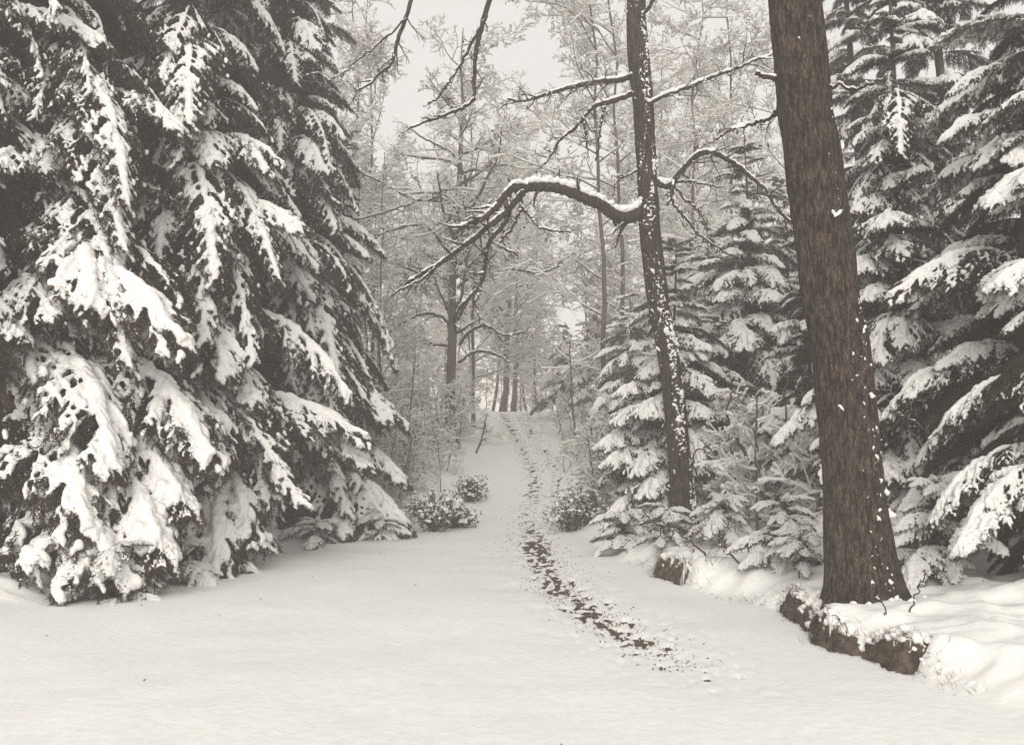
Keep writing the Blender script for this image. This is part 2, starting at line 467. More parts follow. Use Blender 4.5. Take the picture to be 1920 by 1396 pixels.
def spruce(label, x, y, height, reach, hero=(), step=.34, per=4.4, z0=.35, snowy=.75, inner=True, mix=None, group=None, ztop=None, avoid=None, name='spruce_tree'):
    z = float(ground_base(x, y))
    t = thing(name, label, 'spruce', (x, y, z), group)
    ln = .02 if hero else .07
    t.rotation_euler = (random.uniform(-ln, ln), random.uniform(-ln, ln), 0)
    K = 12; hh = np.linspace(0, 1, K)
    A = Acc()
    pts = np.stack([np.sin(hh * 5 + x) * .04, np.cos(hh * 4 + y) * .04, hh * height - .1], -1)
    tubes(A, pts, np.interp(hh, [0, .03, 1], [.014 * height + .03, .0115 * height, .01]), 10)
    obj('trunk', A.mesh('trunk', M_FARBARK), t)
    mix = mix or (['arch'] * 4 + ['hang'] * 2 + ['light'] * 1)
    for tip in hero: bough_to(t, (x, y, z), tip[:3], tip[3] if len(tip) > 3 else None)
    zz = z0; yaw = random.uniform(0, 6)
    count = len(hero)
    while zz < min(height * .985, ztop or 99) and count < 290:
        fr = zz / height
        rr = reach * (1 - fr) ** .75 * (.82 + .18 * min(1, zz / 1.5))
        n = max(3, int(per + random.random()))
        for k in range(n):
            yaw += 2.4 + random.uniform(-.35, .35)
            L = max(.35, rr * random.uniform(.58, 1.10) / .9)
            bz = zz + random.uniform(-.24, .24) + .28 * L
            if avoid and avoid(x + math.cos(yaw) * L * .9, y + math.sin(yaw) * L * .9, z + bz - .35 * L, x, y): continue
            kind = random.choice(mix) if random.random() < snowy + (.28 if zz > 3.5 else 0) else random.choice(['light', 'bare'])
            if fr > .8 and kind in ('hang',): kind = 'arch'
            i = random.randrange(len(BOUGH[kind]))
            if kind == 'bare': L *= .7
            put_bough(t, (0, 0, min(bz, height * .97)), kind, i, yaw, L, random.uniform(-.2, .2) + max(0, fr - .6) * 1.0, random.uniform(-.4, .4)); count += 1
        if inner and zz < height * .85:
            for k in range(2):
                put_bough(t, (0, 0, zz + .1), 'bare', k, random.uniform(0, 6.28), max(.4, rr * random.uniform(.55, .8)), random.uniform(-.1, .2)); count += 1
        zz += step * (1 if fr < .6 else .8)
    return t

def tips(lst, d0, kind=None):
    out = []
    for p in lst:
        d = p[2] if len(p) > 2 and not isinstance(p[2], str) else d0
        k = p[3] if len(p) > 3 else kind
        q_ = P(p[0], p[1], d)
        out.append((q_[0], q_[1], q_[2], k) if k else tuple(q_))
    return out

def at(px, d): return (px - 960) / F * d

# --- the left group of spruces
xA, dA = at(60, 12.6), 12.6
spruce('snow-laden spruce at the far left edge of the clearing, its boughs sweeping over the snow', xA, dA, 14.5, 3.1,
       tips([(300, 410, 11.2), (320, 655, 10.4, 'arch'), (225, 890, 10.2, 'arch'), (300, 1050, 10.0, 'arch'), (400, 870, 10.8, 'arch'), (240, 1075, 9.8, 'flat'),
             (205, 250, 11.4), (250, 480, 11, 'hang'), (260, 700, 10.6, 'hang'), (330, 960, 10.5, 'arch'), (215, 590, 10.6), (190, 1010, 9.8, 'arch')], 11), per=4.0, snowy=.45)
xB, dB = at(345, 14.6), 14.6
spruce('tall snowy spruce with long arching boughs, second from the left edge', xB, dB, 14.0, 2.9,
       tips([(255, 205, 14.4), (350, 235, 12.6, 'hang'), (485, 205, 14.2), (223, 310, 14.2, 'hang'), (350, 305, 12.4, 'hang'), (515, 325, 13.6, 'arch'),
             (290, 410, 12.8, 'hang'), (305, 520, 12.4, 'hang'), (400, 525, 12.2, 'hang'), (520, 525, 13.2, 'hang'), (330, 670, 11.9, 'arch'), (490, 675, 12.8, 'hang'), (430, 640, 12.2, 'hang'),
             (397, 705, 12.2, 'arch'), (408, 865, 11.8, 'arch'), (515, 760, 13.0), (522, 960, 12.9, 'hang'), (468, 1005, 12.2, 'arch'), (430, 1085, 11.6, 'arch'), (380, 1060, 11.8, 'arch'), (300, 800, 12, 'arch'), (360, 900, 12, 'arch')], 12.6), per=3.8, snowy=.58)
xC, dC = at(515, 18.0), 18.0
spruce('tall spruce beside the path with a bare dark lower trunk showing between snowy boughs', xC, dC, 14.6, 2.75,
       tips([(640, 258, 17.2), (515, 285, 16.2, 'hang'), (600, 320, 16.4, 'arch'), (500, 440, 15.8, 'hang'), (600, 430, 16.4, 'hang'), (640, 435, 17), (668, 400, 18), (640, 580, 16.6, 'arch'), (690, 480, 18),
             (612, 700, 15.8, 'hang'), (560, 720, 15.6, 'hang'), (730, 640, 18.2), (655, 790, 16.2, 'hang'), (742, 690, 17.8), (735, 800, 17.4, 'hang'), (617, 838, 15.9, 'hang'), (670, 910, 16.2, 'hang'),
             (765, 800, 18.0), (605, 965, 15.6, 'hang'), (768, 900, 17.4), (780, 985, 16.8, 'arch'), (735, 1020, 16.2, 'arch'), (560, 1010, 15.4, 'hang'), (650, 1000, 15.8, 'arch'), (560, 560, 15.7, 'arch'), (590, 620, 16)], 16.5),
       per=3.6, snowy=.48, avoid=lambda tx, ty, tz, x, y: (tz < 3.0 and abs(math.atan2(ty - y, tx - x) + math.pi / 2) < .45))
xD, dD = at(553, 20.4), 20.4
spruce('slimmer dark-stemmed spruce standing just behind the one beside the path', xD, dD, 13.0, 2.4, (), per=3.5, snowy=.5, z0=1.6)
xE, dE = at(636, 23.5), 23.5
spruce('snowy spruce half hidden behind the left group, nearest to the bare undergrowth', xE, dE, 8.6, 1.2, (), per=4, snowy=.8)
for i, (px, d, h, lab) in enumerate([(-130, 11.5, 15, 'snowy spruce leftmost of the group, mostly beyond the clearing edge'),
                                     (200, 17.5, 15, 'dark spruce standing in the second row behind the two leftmost spruces'),
                                     (430, 20.5, 15, 'dark spruce filling the gap behind the tall arching spruce'),
                                     (20, 18.5, 15, 'dark spruce deep in the left corner of the wood'),
                                     (310, 24.5, 14, 'tall spruce far back behind the left group, seen in the gaps'),
                                     (560, 27.5, 10, 'small snowy spruce behind the stems by the path')]):
    spruce(lab, at(px, d), d, h, 2.9 if i < 4 else 2.0, (), per=4.0, snowy=.55, step=.42)

# --- the right group
xR1, dR1 = at(1262, 17.2), 17.2
spruce('young snowy spruce behind the slim leaning oak, boughs reaching to the path', xR1, dR1, 4.9, 1.75,
       tips([(1180, 655, 17), (1150, 740, 16.6), (1118, 838, 16.6), (1128, 872, 16.4), (1150, 965, 16), (1185, 890, 15.8), (1205, 930, 15.6), (1158, 1030, 15.2, 'flat'), (1225, 700, 16.4), (1330, 655, 16.4), (1210, 780, 15.8), (1320, 780, 16), (1230, 985, 15.4, 'flat')], 16, 'flat'),
       mix=['flat', 'arch', 'heavy'], step=.26, per=4.8, snowy=.93, inner=False)
xR2, dR2 = at(1412, 18.5), 18.5
spruce('tall snow-covered spruce between the slim oak and the broad leaning trunk', xR2, dR2, 7.0, 2.4,
       tips([(1350, 560, 17.6), (1460, 560, 17.2), (1330, 660, 17.2), (1400, 650, 16.8), (1500, 640, 17), (1340, 760, 17), (1290, 640, 18), (1450, 720, 16.8, 'arch'), (1530, 700, 16.8), (1400, 800, 16.6), (1500, 780, 16.6, 'arch'), (1330, 870, 16.6), (1430, 900, 16.4)], 17, 'flat'),
       mix=['flat', 'heavy', 'arch', 'heavy'], step=.30, per=4.4, snowy=.95, inner=False)
xR5, dR5 = at(1520, 15.0), 15.0
spruce('snowy young spruce with a dark hollow under it, left of the broad trunk', xR5, dR5, 4.4, 1.5,
       tips([(1440, 800, 14), (1500, 830, 13.6, 'flat'), (1400, 850, 14.2), (1460, 870, 13.8)], 14, 'flat'), mix=['flat', 'arch', 'light'], z0=1.2, step=.3, per=4)
xR3, dR3 = at(1690, 12.0), 12.0
spruce('snow-laden spruce to the right of the broad trunk with arching upper boughs', xR3, dR3, 7.6, 1.65,
       tips([(1602, 270, 11.6, 'arch'), (1640, 300, 11.2, 'arch'), (1610, 395, 11.4, 'arch'), (1700, 290, 10.8, 'hang'), (1735, 420, 11.4), (1650, 420, 10.9), (1720, 650, 10.6, 'arch'), (1650, 680, 10.8, 'arch'), (1730, 560, 10.8), (1620, 560, 11.2), (1640, 900, 10.8), (1730, 880, 10.8), (1720, 960, 10.6)], 11, 'flat'),
       mix=['heavy', 'arch', 'flat', 'hang'], step=.28, per=4.8, snowy=.95, inner=False)
for px, d, h, rc, lab in [(1650, 17.0, 12.0, 1.9, 'tall dark spruce behind the broad trunk, its crown above the others'),
                          (1890, 10.4, 11, 1.75, 'big spruce at the right edge, its boughs thick with snow'),
                          (2010, 9.0, 7, 1.6, 'spruce at the extreme right, partly out of view'),
                          (1340, 17.6, 3.7, 1.7, 'bushy young spruce in the gap between the two trunks'),
                          (1478, 19.5, 6.0, 2.0, 'snowy spruce directly behind the hollow beside the broad trunk'),
                          (1560, 21, 6.6, 2.0, 'snowy spruce in the second row behind the broad trunk'),
                          (1345, 23, 6.2, 1.9, 'snowy spruce farther back above the slim oak spruce'),
                          (1830, 15, 12, 2.4, 'dark spruce behind the right edge group'),
                          (1465, 24.5, 7.4, 2.0, 'pointed snowy spruce far back between the two trunks'),
                          (1130, 33, 4.3, 1.9, 'small snowy spruce right of the path crest'),
                          (1060, 38, 3.6, 1.7, 'snowy spruce leaning over the path crest from the right'),
                          (1190, 28.5, 4.6, 1.9, 'mid-sized snowy spruce right of the path, before the crest')]:
    spruce(lab, at(px, d), d, h, rc, (), mix=['flat', 'arch', 'heavy', 'arch', 'heavy'], step=.34 if d < 26 else .3, per=4.4, snowy=.96, inner=d < 11)
for px, d, h, rc, lab in [(1470, 10.6, .75, .8, 'low snow-buried spruce seedling just left of the broad trunk base'),
                          (1165, 13.9, .6, .8, 'low snow-covered spruce seedling on the bank below the slim oak'),
                          (1350, 12.6, .7, .8, 'low spruce seedling under snow between the two trunks'),
                          (1745, 9.6, 1.0, .9, 'snow-heaped little spruce right of the broad trunk'),
                          (1560, 11.6, .8, .8, 'small spruce under snow hidden behind the broad trunk base'),
                          (330, 11.3, .5, 1.0, 'low snow-covered spruce at the foot of the arching boughs'),
                          (410, 12.2, .45, .9, 'snow-heaped low boughs of a seedling where the clearing snow begins'),
                          (600, 15.4, .4, .8, 'small snow-buried seedling below the bare dark stems'),
                          (715, 16.2, .5, .8, 'snow-buried seedling under the last boughs before the path'),
                          (1500, 10.0, .45, .7, 'flat snow-heaped seedling in front of the dark hollow'),
                          (230, 9.9, .55, 1.0, 'snow-buried spruce seedling at the foot of the leftmost boughs'),
                          (1240, 12.9, .5, .7, 'tiny snow-heaped spruce seedling above the short cut in the bank')]:
    spruce(lab, at(px, d), d, h, rc, (), mix=['heavy'], step=.16, per=6, z0=.06, snowy=1, inner=False, name='spruce_seedling')

# ------------------------------------------------------------------ bare trees
def children(r, PL, RL, per, tmin, tmax, ang, lens, k, rad, grav=0.0, wob=.12, tip=.35):
    n, kk, _ = PL.shape
    own = np.repeat(np.arange(n), per); m = len(own)
    t = tmin + (tmax - tmin) * (np.tile(np.arange(per), n) + r.uniform(0, 1, m)) / per
    u = t * (kk - 1); i = np.minimum(u.astype(int), kk - 2); f = (u - i)[:, None]
    p = PL[own, i] * (1 - f) + PL[own, i + 1] * f
    pr = RL[own, i] * (1 - f[:, 0]) + RL[own, i + 1] * f[:, 0]
    tg = norm(PL[own, i + 1] - PL[own, i])
    side = norm(np.cross(tg, norm(r.normal(0, 1, (m, 3)))))
    a_ = r.uniform(ang[0], ang[1], m)[:, None]
    d = norm(tg * np.cos(a_) + side * np.sin(a_))
    l = lens[0] * (1 - t * lens[1]) * r.uniform(.6, 1.25, m) * (np.linalg.norm(PL[own, -1] - PL[own, 0], axis=1) if lens[2] else 1)
    Q = np.empty((m, k, 3)); Q[:, 0] = p
    for j in range(1, k):
        d = norm(d + r.normal(0, wob, (m, 3)) + np.array([0, 0, grav]))
        Q[:, j] = Q[:, j - 1] + d * (l / (k - 1))[:, None]
    r0 = np.minimum(rad, pr * .75)
    RR = r0[:, None] * np.linspace(1, tip, k)[None]
    return Q, RR

def snow_on(acc, Q, RR, wmin=.004, hk=.9, sides=3, skip=.1, r=None, hmin=.006):
    n, k, _ = Q.shape
    slope = np.abs(norm(Q[:, -1] - Q[:, 0])[:, 2])
    kp = (slope < .86)
    if r is not None: kp &= r.random(n) > skip
    Q = Q[kp]; RR = RR[kp]; slope = slope[kp]
    S = np.maximum(RR * hk, 0) + hmin
    S = S * (1.1 - slope)[:, None]
    off = np.zeros_like(Q); off[..., 2] = RR * .55 + S * .75
    tubes(acc, Q + off, S + wmin, sides, False)

def leaves(acc, r, Q, n, size=.03):
    own = r.integers(0, len(Q), n)
    p = Q[own, -1] + r.normal(0, .01, (n, 3))
    a_ = norm(r.normal(0, 1, (n, 3)) + np.array([0, 0, -1.2])); b_ = norm(np.cross(a_, r.normal(0, 1, (n, 3))))
    s = size * r.uniform(.6, 1.3, (n, 1))
    v = np.stack([p, p + a_ * s + b_ * s * .45, p + a_ * s * 2, p + a_ * s - b_ * s * .45], 1)
    acc.add(v, np.arange(n * 4).reshape(-1, 4))

def deciduous(seed, h, spread, r0, nl=26, low=.18, nlv=None, leaf=1500, s1=12, s2=9, s3=3, twig=.0042, ws=1.0):
    r = np.random.default_rng(seed)
    K = 12; t = np.linspace(0, 1, K)
    ax = np.stack([np.cumsum(r.normal(0, .02 * h / K * 3, K)), np.cumsum(r.normal(0, .02 * h / K * 3, K)), t * h], -1); ax[0, :2] = 0
    aR = np.interp(t, [0, .03, .5, 1], [r0 * 1.25, r0, r0 * .62, .012])
    PL, RL = ax[None], aR[None]
    A1, R1 = children(r, PL, RL, nl, low, .97, (R_(45), R_(80)), (spread, .55, 0), 7, r0 * .36, .045, .16, .22)
    A2, R2 = children(r, A1, R1, s1, .12, .98, (R_(30), R_(65)), (.52, .5, 1), 5, r0 * .13, .02, .22, .4)
    A3, R3 = children(r, A2, R2, s2, .1, 1.0, (R_(30), R_(65)), (.55, .4, 1), 3, twig * 1.3, .01, .25, .7)
    A4, R4 = children(r, A3, R3, s3, .1, 1.0, (R_(30), R_(60)), (.6, .3, 1), 2, twig, 0, .2, .8)
    T = Acc(); tubes(T, PL, RL, 10, True)
    trunk = T.mesh('trunk', M_FARBARK)
    C = Acc(); tubes(C, A1, R1, 6, False); tubes(C, A2, R2, 4, False)
    n12 = sum(len(q_) for q_ in C.q)
    tubes(C, A3, R3, 3, False); tubes(C, A4, R4, 3, False)
    crown = C.mesh('crown', M_TWIG)
    if h > 4:                                   # finest twigs painted paler, to stand for haze and light in the wood
        crown.materials.append(M_PALE_TWIG)
        mi = np.ones(len(crown.polygons), np.int32); mi[:n12] = 0
        crown.polygons.foreach_set('material_index', mi)
    S = Acc(); snow_on(S, A1, R1, sides=6, hk=.75, hmin=.012 * ws); snow_on(S, A2, R2, sides=4, hk=.9, hmin=.015 * ws, wmin=.006 * ws); snow_on(S, A3, R3, r=r, hmin=.015 * ws, wmin=.007 * ws); snow_on(S, A4, R4, r=r, skip=.08, hmin=.013 * ws, wmin=.007 * ws)
    snow = S.mesh('snow', M_TSNOW)
    lf = None
    if leaf:
        Lf = Acc(); leaves(Lf, r, A4, leaf, .028); lf = Lf.mesh('leaves', M_LEAF, False)
    return trunk, crown, snow, lf

TREES = [deciduous(101, 13, 3.8, .165, 26, .22, s1=8, s2=6, s3=3, ws=1.1),
         deciduous(102, 12, 3.6, .06, 18, .10, s1=8, s2=6, leaf=1800, ws=1.1),
         deciduous(103, 9, 3.2, .045, 16, .08, s1=8, s2=6, leaf=1800, ws=1.1),
         deciduous(104, 10.5, 4.6, .07, 14, .14, s1=8, s2=7, leaf=1800, ws=1.1)]
SHRUBS = [deciduous(201 + i, 1.9, .8, .018, 9, .08, s1=5, s2=4, s3=2, leaf=160, twig=.0035, ws=.6) for i in range(3)]
BANKSHRUBS = [deciduous(221 + i, 1.9, 1.1, .02, 9, .08, s1=6, s2=4, s3=2, leaf=60, twig=.005, ws=1.5) for i in range(2)]

def bare_tree(meshes, label, cat, x, y, sc, rot=0, group=None, lean=(0, 0), z=None, name='bare_tree'):
    if z is None: z = float(ground_base(x, y)) - .08
    t = thing(name, label, cat, (x, y, z), group)
    t.rotation_euler = (lean[0], lean[1], rot); t.scale = (sc, sc, sc)
    tr, cr, sn, lf = meshes
    obj('trunk', tr, t); c = obj('crown', cr, t); obj('snow', sn, c)
    if lf: obj('leaves', lf, c)
    return t

# two trees one can pick out at the crest
midtree = bare_tree(TREES[0], 'broad-stemmed bare tree with snow-lined limbs, left of the path before the crest', 'tree', at(855, 30), 30, 1.0, 0)
bare_tree(TREES[1], 'thinner bare tree just behind the broad-stemmed one left of the path', 'tree', at(888, 35), 35, 1.15, 2.0)
bare_tree(TREES[0], 'leaning bare tree standing at the top of the path where it disappears', 'tree', at(941, 43), 43, .85, 3.4, lean=(0, -.06))
bare_tree(TREES[0], 'dark-stemmed bare tree just right of the leaning one at the path crest', 'tree', at(962, 47), 47, .8, 1.4)
# undifferentiated bare wood behind
bw = []
rr = random.Random(5)
spots = []
for (n, d0, d1, p0, p1) in [(4, 25, 34, 610, 750), (5, 28, 36, 1050, 1330), (3, 28, 36, 1200, 1520), (2, 29, 34, 660, 760), (9, 38, 56, 560, 1480), (3, 46, 58, 800, 1070), (10, 56, 92, 400, 1560), (8, 40, 60, 1300, 1900), (8, 45, 70, 0, 560)]:
    for i in range(n):
        spots.append((p0 + (p1 - p0) * (i + rr.random()) / n, rr.uniform(d0, d1)))
cnt = {}
ORD = ['first', 'second', 'third', 'fourth', 'fifth', 'sixth', 'seventh', 'eighth', 'ninth', 'tenth', 'eleventh', 'twelfth', 'thirteenth', 'fourteenth', 'fifteenth', 'sixteenth', 'seventeenth', 'eighteenth']
spots = sorted(spots)
for px, d in spots:
    if abs(at(px, d)) < 1.9 and d < 42: continue
    if 770 < px < 1010 and d < 42: continue
    v = 2 if px < 900 else rr.choice([1, 3, 2, 3]) if d < 36 else rr.choice([1, 2, 3, 2, 1, 3])
    side = 'left of' if px < 950 else 'right of'
    if d > 42 and 760 < px < 1080: v = rr.choice([1, 3, 1])
    tall = 27 < d < 36 and rr.random() < .6
    if tall: v = 1
    if d < 36: g_, lab = 'bare trees %s the path before the crest' % side, '%s from the left of the fine-twigged bare trees %s the path before the crest' % (ORD[min(cnt.get(side, 0), 17)], side); cnt[side] = cnt.get(side, 0) + 1
    elif d < 58: g_, lab = ('bare trees in the wood behind the crest, ' + ('left part' if px < 960 else 'right part')), 'pale snow-covered bare tree in the wood behind the crest, %s of where the path ends' % ('left' if px < 960 else 'right')
    else: g_, lab = 'distant bare trees fading in the haze', 'distant bare tree fading into the haze behind the wood'
    bare_tree(TREES[v], lab, 'tree', at(px, d), d, (rr.uniform(1.1, 1.35) if tall or (d > 42 and 760 < px < 1080) else rr.uniform(.7, 1.25)), rr.uniform(0, 6.28), g_, (rr.uniform(-.05, .05), rr.uniform(-.05, .05)))

# undergrowth along the path
def shrub_field(n, d0, d1, x0, x1, group, lab, s0=.5, s1=1.1):
    k = 0
    while k < n:
        d = rr.uniform(d0, d1); x = rr.uniform(x0, x1)
        k += 1
        half = np.interp(d, [16, 20, 30, 41], [1.3, 1.15, 1.15, 1.2])
        cx = np.interp(d, [17, 26, 41], [-.2, -.1, 0.0])
        if abs(x - cx) < half + .30: continue
        if x < 0 and 840 < 960 + x / d * F < 905 and d < 30: continue
        if 'bank' in group and (1225 < 960 + x / d * F < 1325 or (d < 15.7 and 1130 < 960 + x / d * F < 1390)): continue
        band = ' near its foot' if d < 22 else (' halfway up the slope' if d < 28 else ' toward the crest')
        hz_ = ' closest to the big trunk' if x > 3.4 else ' by the slim oak'
        gl = (lambda g0: g0 + (band if 'side of the path' in g0 else (hz_ if 'bank' in g0 else (' left of it' if x < 0 else ' right of it'))))
        bare_tree((BANKSHRUBS[k % 2] if 'bank' in group or k % 3 == 0 else SHRUBS[rr.randrange(3)]), gl(lab), 'shrub', x, d, rr.uniform(s0, s1), rr.uniform(0, 6.28), gl(group), (rr.uniform(-.3, .3), rr.uniform(-.3, .3)), name='twiggy_shrub')
shrub_field(120, 18.0, 33, -4.4, -1.1, 'snowy shrubs along the left side of the path', 'thin snowy shrub on the left side of the path', .45, 1.15)
shrub_field(46, 30, 46, -9, 9, 'snowy shrubs near the path crest', 'thin twiggy shrub under snow near the path crest')
shrub_field(70, 18.0, 32, 1.1, 3.8, 'snowy shrubs along the right side of the path', 'thin snowy shrub on the right side of the path', .4, 1.0)
shrub_field(60, 12.2, 17.5, 2.1, 5.8, 'low bare shrubs on the right bank', 'low bare shrub with snowy twigs on the right bank', .35, 1.05)

for k in range(34):
    d = rr.uniform(45, 60); x = rr.uniform(-9, 9)
    bare_tree(SHRUBS[k % 3], 'tall twiggy shrub under snow just beyond the path crest', 'shrub', x, d, rr.uniform(1.0, 2.2), rr.uniform(0, 6.28), 'snowy shrubs beyond the path crest', name='twiggy_shrub')
# dark leafy bushes at the mouth of the path
def leafy_bush(label, px, d, h, w, seed):
    r = np.random.default_rng(seed); x = at(px, d); z = float(ground_base(x, d))
    t = thing('leafy_bush', label, 'bush', (x, d, z))
    n = 34; K = 5
    base = r.normal(0, .06, (n, 3)); base[:, 2] = -.03
    dr = norm(np.stack([r.normal(0, .55 * w / h, n), r.normal(0, .55 * w / h, n), np.ones(n)], -1))
    Q = np.empty((n, K, 3)); Q[:, 0] = base
    for j in range(1, K):
        dr = norm(dr + r.normal(0, .15, (n, 3)) - np.array([0, 0, .05])); Q[:, j] = Q[:, j - 1] + dr * (h / K * r.uniform(.8, 1.5, n))[:, None]
    RR = np.broadcast_to(np.linspace(.007, .003, K), (n, K)).copy()
    B1, RB = children(r, Q, RR, 6, .25, 1, (.5, 1.1), (.22, .3, 0), 3, .003)
    A = Acc(); tubes(A, Q, RR, 4, False); tubes(A, B1, RB, 3, False); obj('stems', A.mesh('stems', M_TWIG), t)
    A = Acc()
    for rep in range(3): leaves(A, r, np.concatenate([B1[:, :1 + rep], B1[:, :1 + rep]]), 520, .024)
    f = obj('leaves', A.mesh('leaves', M_NEEDLE, False), t)
    S = Acc()
    own = r.integers(0, len(B1), 150); p = B1[own, -1] + r.normal(0, .02, (150, 3)); p = p[p[:, 2] > h * .25]
    m = len(p); k = 5; dv = norm(r.normal(0, 1, (m, 3)) * np.array([1, 1, .25])); s = np.linspace(-1, 1, k)[None, :, None]
    ln = r.uniform(.02, .06, m)[:, None, None]
    QQ = p[:, None] + dv[:, None] * s * ln + np.array([0, 0, .02])
    RQ = r.uniform(.018, .04, m)[:, None] * np.sqrt(np.clip(1.02 - np.linspace(-1, 1, k)[None] ** 2, .01, 1))
    tubes(S, QQ, RQ, 6, True, .7)
    obj('snow', remesh(S, .012, M_SNOW, 'snow', 1, .01), t)
leafy_bush('dark leafy bush with snow on top, left of the path mouth', 818, 17.6, .78, .62, 1)
leafy_bush('smaller leafy bush beside the dark one, nearer the path', 862, 18.4, .45, .35, 2)
leafy_bush('dark leafy bush with snow on top, right of the path mouth', 1072, 17.8, .75, .42, 3)
leafy_bush('thin leafy bush on the left edge of the path, higher up', 880, 22.0, .6, .4, 4)
leafy_bush('snowy leafy bush on the right edge of the path, higher up', 1100, 20.5, .55, .4, 5)

# ------------------------------------------------------------------ the two near trunks and their traced branches
def catmull(p, n):
    p = np.asarray(p, float); q_ = np.vstack([2 * p[0] - p[1], p, 2 * p[-1] - p[-2]])
    out = []
    for i in range(1, len(q_) - 2):
        for j in range(n):
            t = j / n
            out.append(.5 * ((2 * q_[i]) + (-q_[i - 1] + q_[i + 1]) * t + (2 * q_[i - 1] - 5 * q_[i] + 4 * q_[i + 1] - q_[i + 2]) * t * t + (-q_[i - 1] + 3 * q_[i] - 3 * q_[i + 1] + q_[i + 2]) * t ** 3))
    out.append(q_[-2]); return np.array(out)

def near_trunk(tree, loc, prof, d, mat, seed, ridge, flecks, sides=110, root=True, fleck_side=(.2, 1.9)):
    """prof: list of (px_centre, py, width_px) from top to base"""
    prof = sorted(prof, key=lambda q_: -q_[1])
    ctr = np.array([P(q_[0], q_[1], d) for q_ in prof]); w = np.array([q_[2] / F * d / 2 for q_ in prof])
    C = catmull(np.column_stack([ctr, w]), 42)
    ctr, w = C[:, :3], C[:, 3]
    ctr = ctr + np.column_stack([fbm(ctr[:, 2] * 2, ctr[:, 2] * 0, 2, seed) - .5, fbm(ctr[:, 2] * 2, ctr[:, 2] * 0 + 5, 2, seed) - .5, 0 * w]) * .03
    an = np.linspace(0, 2 * math.pi, sides, endpoint=False)
    A_, Z_ = np.meshgrid(an, ctr[:, 2])
    rad = w[:, None] * (1 + .05 * (vnoise(A_ * 1.2, Z_ * 1.5, seed) - .5) * 2)
    if root: rad = rad * (1 + .30 * np.exp(-np.maximum(Z_ - Z_.min(), 0) / .22) * (1 + .8 * np.sin(A_ * 5 + seed)))
    cx, cy = np.cos(A_), np.sin(A_)
    rid = np.abs(fbm(cx * 12 + cy * 5 + Z_ * .8, cy * 12 - cx * 4 + Z_ * 1.8, 3, seed + 3) - .5) * 2
    rid2 = fbm(A_ * w.mean() * 90, Z_ * 12, 2, seed + 9)
    seam = .5 - .5 * np.cos(A_)  # keep the wrap seamless at the back
    rad = rad + ridge * (rid - .3) + ridge * .6 * (rid2 - .5) * np.where((A_ > .15) & (A_ < 6.13), 1, 0)
    V = np.stack([ctr[:, 0:1] + rad * cx, ctr[:, 1:2] + rad * cy, Z_], -1) - np.asarray(loc)
    n, s = A_.shape; idx = np.arange(n * s).reshape(n, s)
    q_ = np.stack([idx[:-1], np.roll(idx[:-1], -1, 1), np.roll(idx[1:], -1, 1), idx[1:]], -1)
    a = Acc(); a.add(V, q_.reshape(-1, 4))
    tr = obj('trunk', a.mesh('trunk', mat), tree)
    # wind-blown snow sticking to the bark
    r = np.random.default_rng(seed)
    S = Acc(); nb = flecks
    rows_ = (r.random(nb) * (n - 1)).astype(int)
    ang = -math.pi / 2 + r.normal(*fleck_side, nb)
    dens = fbm(ang * 1.5, ctr[rows_, 2] * 1.6, 3, seed + 1)
    ok = dens > (.49 if fleck_side[0] < .7 else .56); rows_, ang = rows_[ok], ang[ok]; m = len(ang)
    ai = ((ang % (2 * math.pi)) / (2 * math.pi) * s).astype(int) % s
    p = V[rows_, ai]; nrm = np.stack([np.cos(ang), np.sin(ang), 0 * ang], -1); tan = np.stack([-np.sin(ang), np.cos(ang), r.normal(0, 1.6, m)], -1); tan = norm(tan)
    k = 4; size = r.lognormal(-5.1, .6, m)
    ss = np.linspace(-1, 1, k)[None, :, None]
    Q = p[:, None] + tan[:, None] * ss * (size * r.uniform(.6, 2.2, m))[:, None, None] + nrm[:, None] * (size * .25)[:, None, None]
    RQ = size[:, None] * np.array([.35, 1, .9, .3])[None] * r.uniform(.7, 1.1, (m, k))
    tubes(S, Q, RQ, 5, True, .8)
    so = obj('snow', remesh(S, .0085, M_SNOW, 'snow', 1, .006), tr); so['kind'] = 'stuff'
    return tr

